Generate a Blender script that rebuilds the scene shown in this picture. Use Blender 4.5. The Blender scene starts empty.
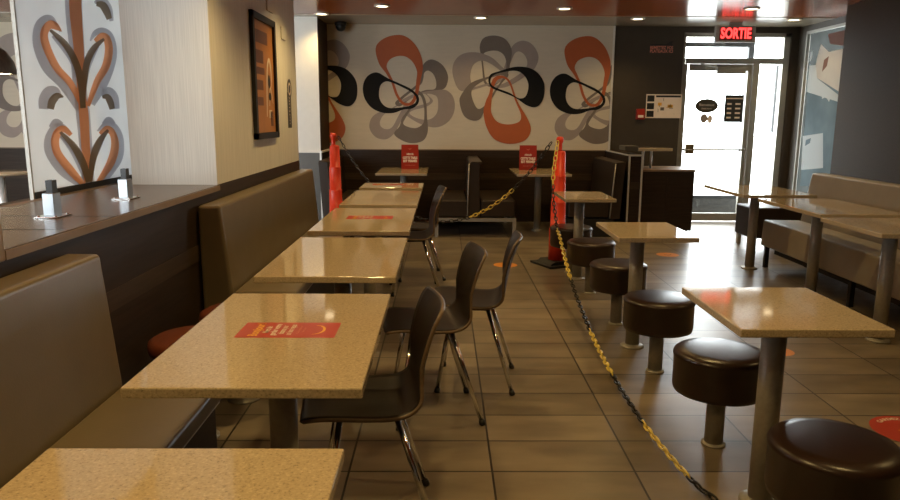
import bpy, bmesh, math, random
from mathutils import Vector, Matrix
random.seed(7)
PI = math.pi
SC = bpy.context.scene
COL = SC.collection

# ------------------------------------------------------------------ camera
F, H = 710.0, 1.4
CAM = Vector((0, 0, H))
PITCH = math.atan((250 - 117) / F)
YAW = math.atan((443 - 450) / (F / math.cos(PITCH)))
FWD = Vector((-math.sin(YAW) * math.cos(PITCH), math.cos(YAW) * math.cos(PITCH), -math.sin(PITCH)))
RGT = Vector((math.cos(YAW), math.sin(YAW), 0))
UPV = RGT.cross(FWD)
ROLL = math.radians(0.3)
R2 = RGT * math.cos(ROLL) + UPV * math.sin(ROLL)
U2 = UPV * math.cos(ROLL) - RGT * math.sin(ROLL)
cd = bpy.data.cameras.new('camera')
cd.sensor_width = 36.0
cd.lens = F / 900 * 36.0
cd.clip_end = 200
cam = bpy.data.objects.new('camera', cd)
M4 = Matrix.Identity(4)
for i in range(3):
    M4[i][0], M4[i][1], M4[i][2], M4[i][3] = R2[i], U2[i], -FWD[i], CAM[i]
cam.matrix_world = M4
COL.objects.link(cam)
SC.camera = cam


def ray(x, y):
    return R2 * ((x - 450) / F) + U2 * ((250 - y) / F) + FWD


def on_y(x, y, Y):
    d = ray(x, y); return CAM + d * (Y / d.y)


def on_x(x, y, X):
    d = ray(x, y); return CAM + d * (X / d.x)


# ------------------------------------------------------------------ materials
def new_mat(name):
    m = bpy.data.materials.new(name); m.use_nodes = True
    nt = m.node_tree
    return m, nt, nt.nodes['Principled BSDF']


def plain(name, col, rough=0.5, metal=0.0, vary=0.08, scale=12, coat=0.0, bump=0.0, spec=0.5):
    m, nt, b = new_mat(name)
    tc = nt.nodes.new('ShaderNodeTexCoord')
    nz = nt.nodes.new('ShaderNodeTexNoise'); nz.inputs['Scale'].default_value = scale
    nz.inputs['Detail'].default_value = 4
    nt.links.new(tc.outputs['Object'], nz.inputs['Vector'])
    cr = nt.nodes.new('ShaderNodeValToRGB')
    cr.color_ramp.elements[0].position = 0.3; cr.color_ramp.elements[1].position = 0.7
    cr.color_ramp.elements[0].color = [c * (1 - vary) for c in col] + [1]
    cr.color_ramp.elements[1].color = [min(1, c * (1 + vary)) for c in col] + [1]
    nt.links.new(nz.outputs['Fac'], cr.inputs['Fac'])
    nt.links.new(cr.outputs['Color'], b.inputs['Base Color'])
    b.inputs['Roughness'].default_value = rough
    b.inputs['Metallic'].default_value = metal
    b.inputs['Coat Weight'].default_value = coat
    b.inputs['Coat Roughness'].default_value = 0.08
    b.inputs['Specular IOR Level'].default_value = spec
    if bump:
        bp = nt.nodes.new('ShaderNodeBump'); bp.inputs['Strength'].default_value = bump
        bp.inputs['Distance'].default_value = 0.004
        n2 = nt.nodes.new('ShaderNodeTexNoise'); n2.inputs['Scale'].default_value = scale * 25
        nt.links.new(tc.outputs['Object'], n2.inputs['Vector'])
        nt.links.new(n2.outputs['Fac'], bp.inputs['Height'])
        nt.links.new(bp.outputs['Normal'], b.inputs['Normal'])
    return m


def streaked(name, col, rough, scale, vary=0.25, coat=0.0, spec=0.5):
    """fine grain stretched along one axis"""
    m, nt, b = new_mat(name)
    tc = nt.nodes.new('ShaderNodeTexCoord')
    mp = nt.nodes.new('ShaderNodeMapping'); mp.inputs['Scale'].default_value = scale
    nz = nt.nodes.new('ShaderNodeTexNoise'); nz.inputs['Scale'].default_value = 1.0
    nz.inputs['Detail'].default_value = 5
    cr = nt.nodes.new('ShaderNodeValToRGB')
    cr.color_ramp.elements[0].position = 0.3; cr.color_ramp.elements[1].position = 0.7
    cr.color_ramp.elements[0].color = [c * (1 - vary) for c in col] + [1]
    cr.color_ramp.elements[1].color = [min(1, c * (1 + vary)) for c in col] + [1]
    nt.links.new(tc.outputs['Object'], mp.inputs['Vector'])
    nt.links.new(mp.outputs['Vector'], nz.inputs['Vector'])
    nt.links.new(nz.outputs['Fac'], cr.inputs['Fac'])
    nt.links.new(cr.outputs['Color'], b.inputs['Base Color'])
    b.inputs['Roughness'].default_value = rough
    b.inputs['Coat Weight'].default_value = coat
    b.inputs['Specular IOR Level'].default_value = spec
    return m


def stone(name, col, rough=0.13):
    m, nt, b = new_mat(name)
    tc = nt.nodes.new('ShaderNodeTexCoord')
    v1 = nt.nodes.new('ShaderNodeTexNoise'); v1.inputs['Scale'].default_value = 190; v1.inputs['Detail'].default_value = 2
    v2 = nt.nodes.new('ShaderNodeTexNoise'); v2.inputs['Scale'].default_value = 120; v2.inputs['Detail'].default_value = 1
    nt.links.new(tc.outputs['Object'], v1.inputs['Vector'])
    mp = nt.nodes.new('ShaderNodeMapping'); mp.inputs['Location'].default_value = (5.3, 2.1, 9.7)
    nt.links.new(tc.outputs['Object'], mp.inputs['Vector']); nt.links.new(mp.outputs['Vector'], v2.inputs['Vector'])
    r1 = nt.nodes.new('ShaderNodeValToRGB')
    e = r1.color_ramp.elements
    e[0].position = 0.30; e[0].color = [c * 0.62 for c in col] + [1]
    e[1].position = 0.39; e[1].color = [c * 0.95 for c in col] + [1]
    e2 = r1.color_ramp.elements.new(0.62); e2.color = [min(1, c * 1.06) for c in col] + [1]
    e3 = r1.color_ramp.elements.new(0.70); e3.color = [min(1, c * 1.25) for c in col] + [1]
    nt.links.new(v1.outputs['Fac'], r1.inputs['Fac'])
    mx = nt.nodes.new('ShaderNodeMixRGB'); mx.blend_type = 'MULTIPLY'; mx.inputs['Fac'].default_value = 0.22
    nt.links.new(r1.outputs['Color'], mx.inputs['Color1']); nt.links.new(v2.outputs['Fac'], mx.inputs['Color2'])
    nt.links.new(mx.outputs['Color'], b.inputs['Base Color'])
    b.inputs['Roughness'].default_value = rough
    return m


def tile_floor():
    m, nt, b = new_mat('floor_tile')
    tc = nt.nodes.new('ShaderNodeTexCoord')
    mp = nt.nodes.new('ShaderNodeMapping'); mp.inputs['Location'].default_value = (-0.2 + 0.575 * 20, -2.64 + 0.2747 * 40, 0)
    br = nt.nodes.new('ShaderNodeTexBrick'); br.offset = 0.0; br.squash = 1.0
    br.inputs['Scale'].default_value = 1.0
    br.inputs['Brick Width'].default_value = 0.575
    br.inputs['Row Height'].default_value = 0.2747
    br.inputs['Mortar Size'].default_value = 0.0045
    br.inputs['Mortar Smooth'].default_value = 0.1
    br.inputs['Color1'].default_value = (0.182, 0.148, 0.108, 1)
    br.inputs['Color2'].default_value = (0.275, 0.226, 0.168, 1)
    br.inputs['Mortar'].default_value = (0.022, 0.017, 0.013, 1)
    nt.links.new(tc.outputs['Object'], mp.inputs['Vector']); nt.links.new(mp.outputs['Vector'], br.inputs['Vector'])
    ms = nt.nodes.new('ShaderNodeMapping'); ms.inputs['Scale'].default_value = (1.3, 3.6, 1)
    nz = nt.nodes.new('ShaderNodeTexNoise'); nz.inputs['Scale'].default_value = 1.6; nz.inputs['Detail'].default_value = 6
    nt.links.new(tc.outputs['Object'], ms.inputs['Vector']); nt.links.new(ms.outputs['Vector'], nz.inputs['Vector'])
    cr = nt.nodes.new('ShaderNodeValToRGB')
    cr.color_ramp.elements[0].position = 0.32; cr.color_ramp.elements[0].color = (0.62, 0.6, 0.58, 1)
    cr.color_ramp.elements[1].position = 0.68; cr.color_ramp.elements[1].color = (1.25, 1.22, 1.18, 1)
    nt.links.new(nz.outputs['Fac'], cr.inputs['Fac'])
    mx = nt.nodes.new('ShaderNodeMixRGB'); mx.blend_type = 'MULTIPLY'; mx.inputs['Fac'].default_value = 0.8
    nt.links.new(br.outputs['Color'], mx.inputs['Color1']); nt.links.new(cr.outputs['Color'], mx.inputs['Color2'])
    nt.links.new(mx.outputs['Color'], b.inputs['Base Color'])
    n3 = nt.nodes.new('ShaderNodeTexNoise'); n3.inputs['Scale'].default_value = 6
    nt.links.new(tc.outputs['Object'], n3.inputs['Vector'])
    rr = nt.nodes.new('ShaderNodeMapRange'); rr.inputs['To Min'].default_value = 0.275; rr.inputs['To Max'].default_value = 0.36
    nt.links.new(n3.outputs['Fac'], rr.inputs['Value']); nt.links.new(rr.outputs['Result'], b.inputs['Roughness'])
    bp = nt.nodes.new('ShaderNodeBump'); bp.inputs['Strength'].default_value = 0.25; bp.inputs['Distance'].default_value = 0.002
    iv = nt.nodes.new('ShaderNodeMath'); iv.operation = 'SUBTRACT'; iv.inputs[0].default_value = 1.0
    nt.links.new(br.outputs['Fac'], iv.inputs[1]); nt.links.new(iv.outputs['Value'], bp.inputs['Height'])
    nt.links.new(bp.outputs['Normal'], b.inputs['Normal'])
    return m


def emit(name, col, s):
    m, nt, b = new_mat(name)
    b.inputs['Base Color'].default_value = (*col, 1)
    b.inputs['Emission Color'].default_value = (*col, 1)
    b.inputs['Emission Strength'].default_value = s
    return m


def clear_glass(name, tint=(1, 1, 1), gl=0.06):
    m = bpy.data.materials.new(name); m.use_nodes = True
    nt = m.node_tree; nt.nodes.clear()
    o = nt.nodes.new('ShaderNodeOutputMaterial')
    t = nt.nodes.new('ShaderNodeBsdfTransparent'); t.inputs['Color'].default_value = (*tint, 1)
    g = nt.nodes.new('ShaderNodeBsdfGlossy'); g.inputs['Roughness'].default_value = 0.02
    x = nt.nodes.new('ShaderNodeMixShader'); x.inputs['Fac'].default_value = gl
    nt.links.new(t.outputs[0], x.inputs[1]); nt.links.new(g.outputs[0], x.inputs[2]); nt.links.new(x.outputs[0], o.inputs[0])
    return m


def film(name, col, through=0.5, vary=0.0):
    """thin film that lets daylight through"""
    m = bpy.data.materials.new(name); m.use_nodes = True
    nt = m.node_tree; nt.nodes.clear()
    o = nt.nodes.new('ShaderNodeOutputMaterial')
    d = nt.nodes.new('ShaderNodeBsdfDiffuse'); t = nt.nodes.new('ShaderNodeBsdfTranslucent')
    x = nt.nodes.new('ShaderNodeMixShader'); x.inputs['Fac'].default_value = through
    tc = nt.nodes.new('ShaderNodeTexCoord'); nz = nt.nodes.new('ShaderNodeTexNoise'); nz.inputs['Scale'].default_value = 3
    nt.links.new(tc.outputs['Object'], nz.inputs['Vector'])
    cr = nt.nodes.new('ShaderNodeValToRGB')
    cr.color_ramp.elements[0].position = 0.35; cr.color_ramp.elements[1].position = 0.65
    cr.color_ramp.elements[0].color = [c * (1 - vary) for c in col] + [1]
    cr.color_ramp.elements[1].color = [min(1, c * (1 + vary)) for c in col] + [1]
    nt.links.new(nz.outputs['Fac'], cr.inputs['Fac'])
    for n in (d, t):
        nt.links.new(cr.outputs['Color'], n.inputs['Color'])
    nt.links.new(d.outputs[0], x.inputs[1]); nt.links.new(t.outputs[0], x.inputs[2]); nt.links.new(x.outputs[0], o.inputs[0])
    return m


M = {}
M['floor'] = tile_floor()
M['stone'] = stone('table_quartz', (0.55, 0.44, 0.29), 0.06)
M['steel'] = plain('brushed_grey_steel', (0.35, 0.33, 0.29), 0.42, 0.3, 0.08, 60)
M['chrome'] = plain('chrome', (0.75, 0.75, 0.74), 0.1, 1.0, 0.03)
M['silver'] = plain('silver_trim', (0.70, 0.68, 0.64), 0.35, 0.3, 0.05)
M['satin'] = plain('satin_chrome', (0.36, 0.39, 0.42), 0.3, 0.85, 0.03)
M['black'] = plain('black_rubber', (0.012, 0.011, 0.010), 0.55, 0, 0.1)
M['stool'] = plain('dark_brown_vinyl', (0.026, 0.013, 0.009), 0.30, 0, 0.15, 20)
M['vinyl'] = plain('tan_vinyl', (0.172, 0.132, 0.078), 0.34, 0, 0.06, 6, bump=0.08)
M['vinyl_r'] = plain('taupe_vinyl', (0.37, 0.325, 0.255), 0.40, 0, 0.06, 6, bump=0.08)
M['vinyl_d'] = plain('dark_booth_vinyl', (0.036, 0.024, 0.016), 0.42, 0, 0.1, 8, spec=0.3)
M['redvinyl'] = plain('red_orange_vinyl', (0.15, 0.036, 0.015), 0.42, 0, 0.1, 10)
M['dado'] = streaked('dark_wood_laminate', (0.034, 0.021, 0.013), 0.42, (3, 3, 60), 0.25, spec=0.22)
M['band'] = streaked('brown_wood_band', (0.056, 0.037, 0.023), 0.42, (3, 3, 60), 0.2, spec=0.22)
M['cap'] = streaked('ledge_wood_laminate', (0.105, 0.077, 0.058), 0.26, (90, 4, 4), 0.22)
M['capedge'] = plain('tan_edge_band', (0.24, 0.165, 0.10), 0.4)
M['cream'] = streaked('cream_ribbed_wallpaper', (0.74, 0.72, 0.66), 0.6, (160, 160, 3), 0.10)
M['white'] = plain('white_paint', (0.80, 0.78, 0.72), 0.55, 0, 0.02)
M['greypanel'] = plain('grey_panel', (0.075, 0.066, 0.054), 0.4, 0, 0.04)
M['brownwall'] = streaked('brown_grey_wallcovering', (0.060, 0.041, 0.024), 0.6, (4, 60, 60), 0.10, spec=0.1)
M['darkwall'] = plain('charcoal_brown_paint', (0.046, 0.034, 0.022), 0.55, 0, 0.05)
M['orange_ceil'] = plain('glossy_rust_ceiling', (0.40, 0.105, 0.025), 0.20, 0, 0.04, 3)
M['taupe_ceil'] = plain('taupe_ceiling', (0.36, 0.30, 0.215), 0.18, 0, 0.03, 3)
M['ext_wall'] = plain('off_white_plaster', (0.62, 0.6, 0.56), 0.7)
M['mural'] = streaked('beige_mural_paper', (0.59, 0.51, 0.39), 0.6, (6, 6, 40), 0.03)
M['p_orange'] = plain('mural_rust', (0.42, 0.095, 0.025), 0.6, 0, 0.03)
M['p_black'] = plain('mural_black', (0.009, 0.008, 0.007), 0.7, 0, 0.03, spec=0.2)
M['p_taupe'] = plain('mural_taupe', (0.17, 0.135, 0.110), 0.6, 0, 0.03)
M['p_light'] = plain('mural_pale_mauve', (0.32, 0.26, 0.225), 0.6, 0, 0.03)
M['red'] = plain('sign_red', (0.33, 0.020, 0.008), 0.45, 0, 0.03)
M['stickred'] = plain('sticker_red', (0.50, 0.050, 0.030), 0.3, 0, 0.03)
M['yellow'] = plain('sign_yellow', (0.90, 0.46, 0.05), 0.4, 0, 0.03)
M['pale'] = plain('print_white', (0.85, 0.72, 0.60), 0.4, 0, 0.02)
M['pink'] = plain('print_pale_red', (0.70, 0.26, 0.18), 0.4, 0, 0.02)
M['cone'] = plain('delineator_orange', (0.86, 0.060, 0.022), 0.40, 0, 0.05)
M['ch_yellow'] = plain('chain_yellow', (0.95, 0.74, 0.16), 0.35, 0, 0.05)
M['ch_black'] = plain('chain_black', (0.018, 0.016, 0.014), 0.35, 0, 0.05)
M['chair'] = streaked('dark_walnut_veneer', (0.017, 0.011, 0.007), 0.36, (6, 90, 90), 0.25, spec=0.3)
M['ply'] = plain('plywood_edge', (0.15, 0.10, 0.06), 0.45, 0, 0.12, 80)
M['d_orange'] = plain('floor_disc_orange', (0.78, 0.30, 0.05), 0.3, 0, 0.03)
M['poster'] = plain('poster_orange', (0.50, 0.20, 0.045), 0.35, 0, 0.10, 5)
M['poster_d'] = plain('poster_brown', (0.16, 0.055, 0.02), 0.4, 0, 0.05)
M['alu'] = plain('door_aluminium', (0.36, 0.34, 0.29), 0.38, 0.55, 0.04)
M['darkalu'] = plain('dark_aluminium', (0.02, 0.02, 0.021), 0.4, 0.3, 0.04)
M['bronze'] = plain('bronze_lock', (0.22, 0.16, 0.08), 0.35, 0.6)
M['glass'] = clear_glass('clear_glass', (0.97, 0.99, 0.98), 0.05)
M['concrete'] = plain('pale_concrete', (0.52, 0.51, 0.49), 0.8, 0, 0.08)
M['stonewall'] = plain('shaded_stone_kerb', (0.035, 0.033, 0.029), 0.8, 0, 0.35, 30)  # grey stone darkened in its colour to stand for the shade there
M['oval'] = plain('oval_sign_olive', (0.050, 0.042, 0.024), 0.4)
M['plaque'] = plain('dark_notice', (0.020, 0.020, 0.018), 0.4)
M['glow'] = emit('lamp_glow', (1.0, 0.80, 0.50), 9.0)
M['exit'] = emit('exit_red_letters', (1.0, 0.05, 0.045), 3.0)
M['exitface'] = plain('exit_face', (0.25, 0.03, 0.025), 0.5)
M['exitcase'] = plain('exit_case', (0.36, 0.33, 0.29), 0.5)
M['f_white'] = film('film_frosted_white', (0.90, 0.93, 0.94), 0.55, 0.03)
M['f_orange'] = film('film_orange', (0.93, 0.46, 0.25), 0.55)
M['f_grey'] = film('film_mauve_grey', (0.58, 0.58, 0.63), 0.55)
M['f_taupe'] = film('film_taupe', (0.34, 0.28, 0.22), 0.55)
M['w_dark'] = film('poster_slate', (0.038, 0.040, 0.038), 0.6, 0.2)
M['w_blue'] = film('poster_blue', (0.24, 0.30, 0.33), 0.6, 0.12)
M['w_cream'] = film('poster_cream', (0.74, 0.67, 0.60), 0.6, 0.05)
M['w_rose'] = film('poster_rose', (0.30, 0.17, 0.14), 0.6, 0.05)
M['w_white'] = film('poster_white', (0.8, 0.82, 0.82), 0.6)
M['lampbrown'] = streaked('pendant_brown', (0.07, 0.05, 0.035), 0.4, (80, 80, 3), 0.3)


# ------------------------------------------------------------------ mesh helpers
class MB:
    def __init__(self):
        self.bm = bmesh.new()

    def _add(self, fn):
        n0 = len(self.bm.verts); fn(); self.bm.verts.ensure_lookup_table()
        return self.bm.verts[n0:]

    def box(self, lo, hi, bevel=0.0, seg=2, mi=0, rot=None):
        b = bmesh.new()
        bmesh.ops.create_cube(b, size=1)
        c = [(lo[i] + hi[i]) / 2 for i in range(3)]; s = [hi[i] - lo[i] for i in range(3)]
        for v in b.verts:
            v.co = Vector((v.co.x * s[0], v.co.y * s[1], v.co.z * s[2]))
        if bevel:
            bmesh.ops.bevel(b, geom=b.edges[:], offset=bevel, segments=seg, profile=0.5, affect='EDGES')
        for v in b.verts:
            if rot:
                v.co = rot @ v.co
            v.co += Vector(c)
        self.merge(b, mi); return self

    def merge(self, b, mi=0):
        off = {}
        for v in b.verts:
            off[v] = self.bm.verts.new(v.co)
        for f in b.faces:
            try:
                nf = self.bm.faces.new([off[v] for v in f.verts]); nf.material_index = mi; nf.smooth = f.smooth
            except ValueError:
                pass
        b.free()

    def prism(self, prof, a, b, axis='y', bevel=0.0, seg=3, mi=0):
        """profile of (u,v) pairs; axis y -> (x,z) profile, x -> (y,z), z -> (x,y)"""
        t = bmesh.new()

        def p(u, v, w):
            return {'y': (u, w, v), 'x': (w, u, v), 'z': (u, v, w)}[axis]
        A = [t.verts.new(p(u, v, a)) for u, v in prof]; B = [t.verts.new(p(u, v, b)) for u, v in prof]
        t.faces.new(A); t.faces.new(B[::-1]); n = len(prof)
        for i in range(n):
            t.faces.new((A[(i + 1) % n], A[i], B[i], B[(i + 1) % n]))
        bmesh.ops.recalc_face_normals(t, faces=t.faces[:])
        if bevel:
            bmesh.ops.bevel(t, geom=t.edges[:], offset=bevel, segments=seg, profile=0.5, affect='EDGES')
            for f in t.faces:
                f.smooth = False
        self.merge(t, mi); return self

    def tube(self, pts, r, seg=12, mi=0, closed=False, caps=True):
        pts = [Vector(p) for p in pts]; n = len(pts)
        rs = r if isinstance(r, (list, tuple)) else [r] * n
        rings = []
        up = None
        for i, p in enumerate(pts):
            if closed:
                d = pts[(i + 1) % n] - pts[i - 1]
            else:
                d = pts[min(i + 1, n - 1)] - pts[max(i - 1, 0)]
            d.normalize()
            if up is None:
                up = Vector((0, 0, 1)) if abs(d.z) < 0.9 else Vector((1, 0, 0))
            s = d.cross(up)
            if s.length < 1e-6:
                s = d.orthogonal()
            s.normalize(); up = s.cross(d).normalized()
            rings.append([self.bm.verts.new(p + (s * math.cos(2 * PI * k / seg) + up * math.sin(2 * PI * k / seg)) * rs[i]) for k in range(seg)])
        m = n if closed else n - 1
        for i in range(m):
            A, B = rings[i], rings[(i + 1) % n]
            for k in range(seg):
                f = self.bm.faces.new((A[k], A[(k + 1) % seg], B[(k + 1) % seg], B[k])); f.material_index = mi; f.smooth = True
        if caps and not closed:
            for rg in (rings[0][::-1], rings[-1]):
                f = self.bm.faces.new(rg); f.material_index = mi
        return self

    def lathe(self, prof, c=(0, 0, 0), seg=40, mi=0, smooth=True):
        rings = []
        for r, z in prof:
            if r < 1e-5:
                rings.append([self.bm.verts.new((c[0], c[1], c[2] + z))])
            else:
                rings.append([self.bm.verts.new((c[0] + r * math.cos(2 * PI * k / seg), c[1] + r * math.sin(2 * PI * k / seg), c[2] + z)) for k in range(seg)])
        for A, B in zip(rings, rings[1:]):
            for k in range(seg):
                k2 = (k + 1) % seg
                if len(A) == 1 and len(B) == 1:
                    continue
                if len(A) == 1:
                    vs = (A[0], B[k2], B[k])
                elif len(B) == 1:
                    vs = (A[k], A[k2], B[0])
                else:
                    vs = (A[k], A[k2], B[k2], B[k])
                f = self.bm.faces.new(vs); f.material_index = mi; f.smooth = smooth
        return self

    def flat(self, loops, fn, mi=0, clip=None):
        """filled 2D outline(s) mapped into space by fn(u,v)"""
        me = fill2d(loops)
        b = bmesh.new(); b.from_mesh(me); bpy.data.meshes.remove(me)
        if clip:
            for co, no in clip:
                bmesh.ops.bisect_plane(b, geom=b.verts[:] + b.edges[:] + b.faces[:], plane_co=co, plane_no=no, clear_outer=True)
        for v in b.verts:
            v.co = Vector(fn(v.co.x, v.co.y))
        self.merge(b, mi); return self

    def text(self, s, size, fn, mi=0, align='CENTER', bold=0.0, w=None):
        cu = bpy.data.curves.new('t', 'FONT'); cu.body = s; cu.size = size; cu.align_x = align; cu.align_y = 'CENTER'
        cu.offset = bold; cu.resolution_u = 3
        ob = bpy.data.objects.new('t', cu)
        me = bpy.data.meshes.new_from_object(ob)
        bpy.data.objects.remove(ob); bpy.data.curves.remove(cu)
        xs = [v.co.x for v in me.vertices]
        k = (w / (max(xs) - min(xs))) if (w and xs) else 1.0
        b = bmesh.new(); b.from_mesh(me); bpy.data.meshes.remove(me)
        for v in b.verts:
            v.co = Vector(fn(v.co.x * k, v.co.y))
        self.merge(b, mi); return self

    def build(self, name, mats, parent=None, smooth_angle=None):
        bmesh.ops.recalc_face_normals(self.bm, faces=self.bm.faces[:]) if smooth_angle is None else None
        me = bpy.data.meshes.new(name); self.bm.to_mesh(me); self.bm.free()
        for m in (mats if isinstance(mats, (list, tuple)) else [mats]):
            me.materials.append(m)
        o = bpy.data.objects.new(name, me); COL.objects.link(o)
        if parent:
            o.parent = parent
        return o


def fill2d(loops):
    cu = bpy.data.curves.new('f', 'CURVE'); cu.dimensions = '2D'; cu.fill_mode = 'BOTH'
    for lp in loops:
        s = cu.splines.new('POLY'); s.points.add(len(lp) - 1); s.use_cyclic_u = True
        for p, (u, v) in zip(s.points, lp):
            p.co = (u, v, 0, 1)
    ob = bpy.data.objects.new('f', cu)
    me = bpy.data.meshes.new_from_object(ob)
    bpy.data.objects.remove(ob); bpy.data.curves.remove(cu)
    return me


def catmull(pts, n=8, closed=True):
    out = []; N = len(pts)
    rng = range(N) if closed else range(N - 1)
    for i in rng:
        g = (lambda k: pts[k % N]) if closed else (lambda k: pts[max(0, min(N - 1, k))])
        p0, p1, p2, p3 = g(i - 1), g(i), g(i + 1), g(i + 2)
        for j in range(n):
            t = j / n
            out.append(tuple(0.5 * (2 * b + (c - a) * t + (2 * a - 5 * b + 4 * c - d) * t * t + (3 * b - a - 3 * c + d) * t ** 3)
                             for a, b, c, d in zip(p0, p1, p2, p3)))
    if not closed:
        out.append(tuple(pts[-1]))
    return out


def ribbon(pts, widths, n=8):
    """closed outline of a strip of varying width along a smooth 2D path"""
    P = catmull([(*p, w) for p, w in zip(pts, widths)], n, closed=False)
    L, R = [], []
    for i, (x, y, w) in enumerate(P):
        a = P[max(0, i - 1)]; b = P[min(len(P) - 1, i + 1)]
        dx, dy = b[0] - a[0], b[1] - a[1]; d = math.hypot(dx, dy) or 1
        nx, ny = -dy / d, dx / d
        L.append((x + nx * w / 2, y + ny * w / 2)); R.append((x - nx * w / 2, y - ny * w / 2))
    return L + R[::-1]


def circ(cx, cy, rx, ry=None, n=40):
    ry = rx if ry is None else ry
    return [(cx + rx * math.cos(2 * PI * k / n), cy + ry * math.sin(2 * PI * k / n)) for k in range(n)]


def rect(x0, y0, x1, y1):
    return [(x0, y0), (x1, y0), (x1, y1), (x0, y1)]


def empty(name, label, cat, loc=(0, 0, 0), rz=0.0, group=None):
    o = bpy.data.objects.new(name, None); COL.objects.link(o)
    o.empty_display_size = 0.1; o.location = loc; o.rotation_euler = (0, 0, rz)
    tag(o, label, cat, group); return o


def tag(o, label, cat, group=None):
    o['label'] = label; o['category'] = cat
    if group:
        o['group'] = group
    return o


def struct(o):
    o['kind'] = 'structure'; return o


def dup(root, loc, rz=0.0, label=None):
    r = root.copy(); COL.objects.link(r); r.location = loc; r.rotation_euler = (0, 0, rz)
    if label:
        r['label'] = label
    for ch in list(root.children):
        c = ch.copy(); COL.objects.link(c); c.parent = r
        for g in list(ch.children):
            d = g.copy(); COL.objects.link(d); d.parent = c
    return r


def smooth(o):
    for p in o.data.polygons:
        p.use_smooth = True
    return o


# ================================================================== the setting
YB = 9.6          # back wall
ZC = 2.58         # ceiling
XL = -1.33        # face of the left half wall
struct(MB().box((-8, -2.6, -0.1), (4.9, YB, 0)).build('floor', M['floor']))
struct(MB().box((-8, -2.6, ZC), (4.9, 8.72, ZC + 0.1)).build('ceiling', M['orange_ceil']))
struct(MB().box((-8, 8.72, ZC - 0.006), (4.9, YB + 0.15, ZC + 0.1)).build('ceiling', M['taupe_ceil']))
# back wall with its door opening
w = MB()
w.box((-8, YB, 0), (3.14, YB + 0.15, ZC)).box((3.14, YB, 2.5), (4.55, YB + 0.15, ZC)).box((4.55, YB, 0), (4.9, YB + 0.15, ZC))
struct(w.build('wall_back', M['darkwall']))
# wainscot along the back wall
d = MB()
d.box((-8, YB - 0.02, 0), (2.27, YB, 0.965), mi=0).box((-8, YB - 0.024, 0.57), (2.27, YB - 0.018, 0.655), mi=1)
d.box((-8, YB - 0.026, 0.962), (2.27, YB, 0.975), mi=2)
struct(d.build('trim_1', [M['dado'], M['band'], M['capedge']]))
struct(MB().box((2.205, YB - 0.03, 0.97), (2.228, YB, ZC - 0.006)).build('trim_2', M['silver']))
# left wall with the deep column end
struct(MB().box((-1.832, 4.20, 0.0), (XL - 0.004, 6.6, ZC)).build('wall_left', M['cream']))
d = MB()
d.box((XL - 0.004, 4.20, 0), (XL, 6.6, 1.0), mi=0)
struct(d.build('trim_3', [M['dado'], M['band']]))
# half wall carrying the ledge
d = MB()
d.box((-1.9, -2.6, 0), (XL, 4.20, 0.965), mi=0)
d.box((XL, -2.6, 0.625), (XL + 0.004, 6.6, 0.71), mi=1)
struct(d.build('wall_left_low', [M['dado'], M['band']]))
c = MB()
c.box((-1.92, 2.115, 0.965), (XL + 0.006, 4.20, 1.0), bevel=0.004, mi=0)
c.box((XL + 0.004, 2.115, 0.968), (XL + 0.012, 4.20, 0.996), mi=1)
c.box((-1.915, 2.845, 0.9995), (XL, 2.85, 1.0006), mi=2).box((-1.915, 2.5, 0.9995), (XL, 2.504, 1.0006), mi=2)
c.box((-2.02, 3.2, 0.955), (-1.92, 4.9, 0.99), mi=1)
struct(c.build('trim_4', [M['cap'], M['capedge'], M['black']]))
struct(MB().box((-1.92, -2.6, 0.965), (XL + 0.01, 2.115, 1.175), bevel=0.006).build('wall_left_end', M['capedge']))
struct(MB().box((-1.9, -2.6, 1.175), (XL, 1.5, ZC)).build('light_block_wall', M['cream']))  # unseen wall, added to stop daylight leaking over the half wall
# white block and its grey wainscot at the far left of the booths
struct(MB().box((-3.0, 8.9, 0.0), (-1.525, YB - 0.03, ZC - 0.006)).build('wall_left_far', M['white']))
d = MB()
d.box((-3.0, 8.885, 0), (-1.53, 8.9, 0.955), mi=0).box((-3.0, 8.88, 0.955), (-1.52, 8.9, 0.98), mi=1)
d.box((-1.535, 8.878, 0), (-1.515, 8.9, 0.98), mi=2)
d.box((-1.525, 8.9, 0), (-1.505, YB - 0.03, 0.955), mi=3).box((-1.525, 8.9, 0.955), (-1.5, YB - 0.03, 0.98), mi=1)
struct(d.build('trim_5', [M['greypanel'], M['white'], M['silver'], M['dado']]))
struct(MB().box((-1.5245, 8.9005, 0.981), (-1.519, YB - 0.03, ZC - 0.006)).build('trim_6', M['brownwall']))
# right wall, the window bay behind it
struct(MB().box((4.255, -2.6, 0), (4.9, 7.8, ZC)).build('wall_right', M['brownwall']))
w = MB()
w.box((4.65, 7.8, 0), (4.9, YB, 0.33)).box((4.65, 7.8, 2.5), (4.9, YB, ZC)).box((4.65, 9.42, 0.33), (4.9, YB, 2.5))
struct(w.build('wall_right_bay', M['darkwall']))
wr = bpy.data.objects.new('window_1', None); COL.objects.link(wr); struct(wr)
fr = MB()
fr.box((4.65, 9.39, 0.33), (4.70, 9.42, 2.5)).box((4.65, 7.8, 2.47), (4.70, 9.42, 2.5)).box((4.65, 7.8, 0.33), (4.70, 9.42, 0.37))
fr.build('window_frame', M['steel'], wr)
MB().box((4.69, 7.8, 0.37), (4.696, 9.39, 2.47)).build('window_pane', M['glass'], wr)
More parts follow.
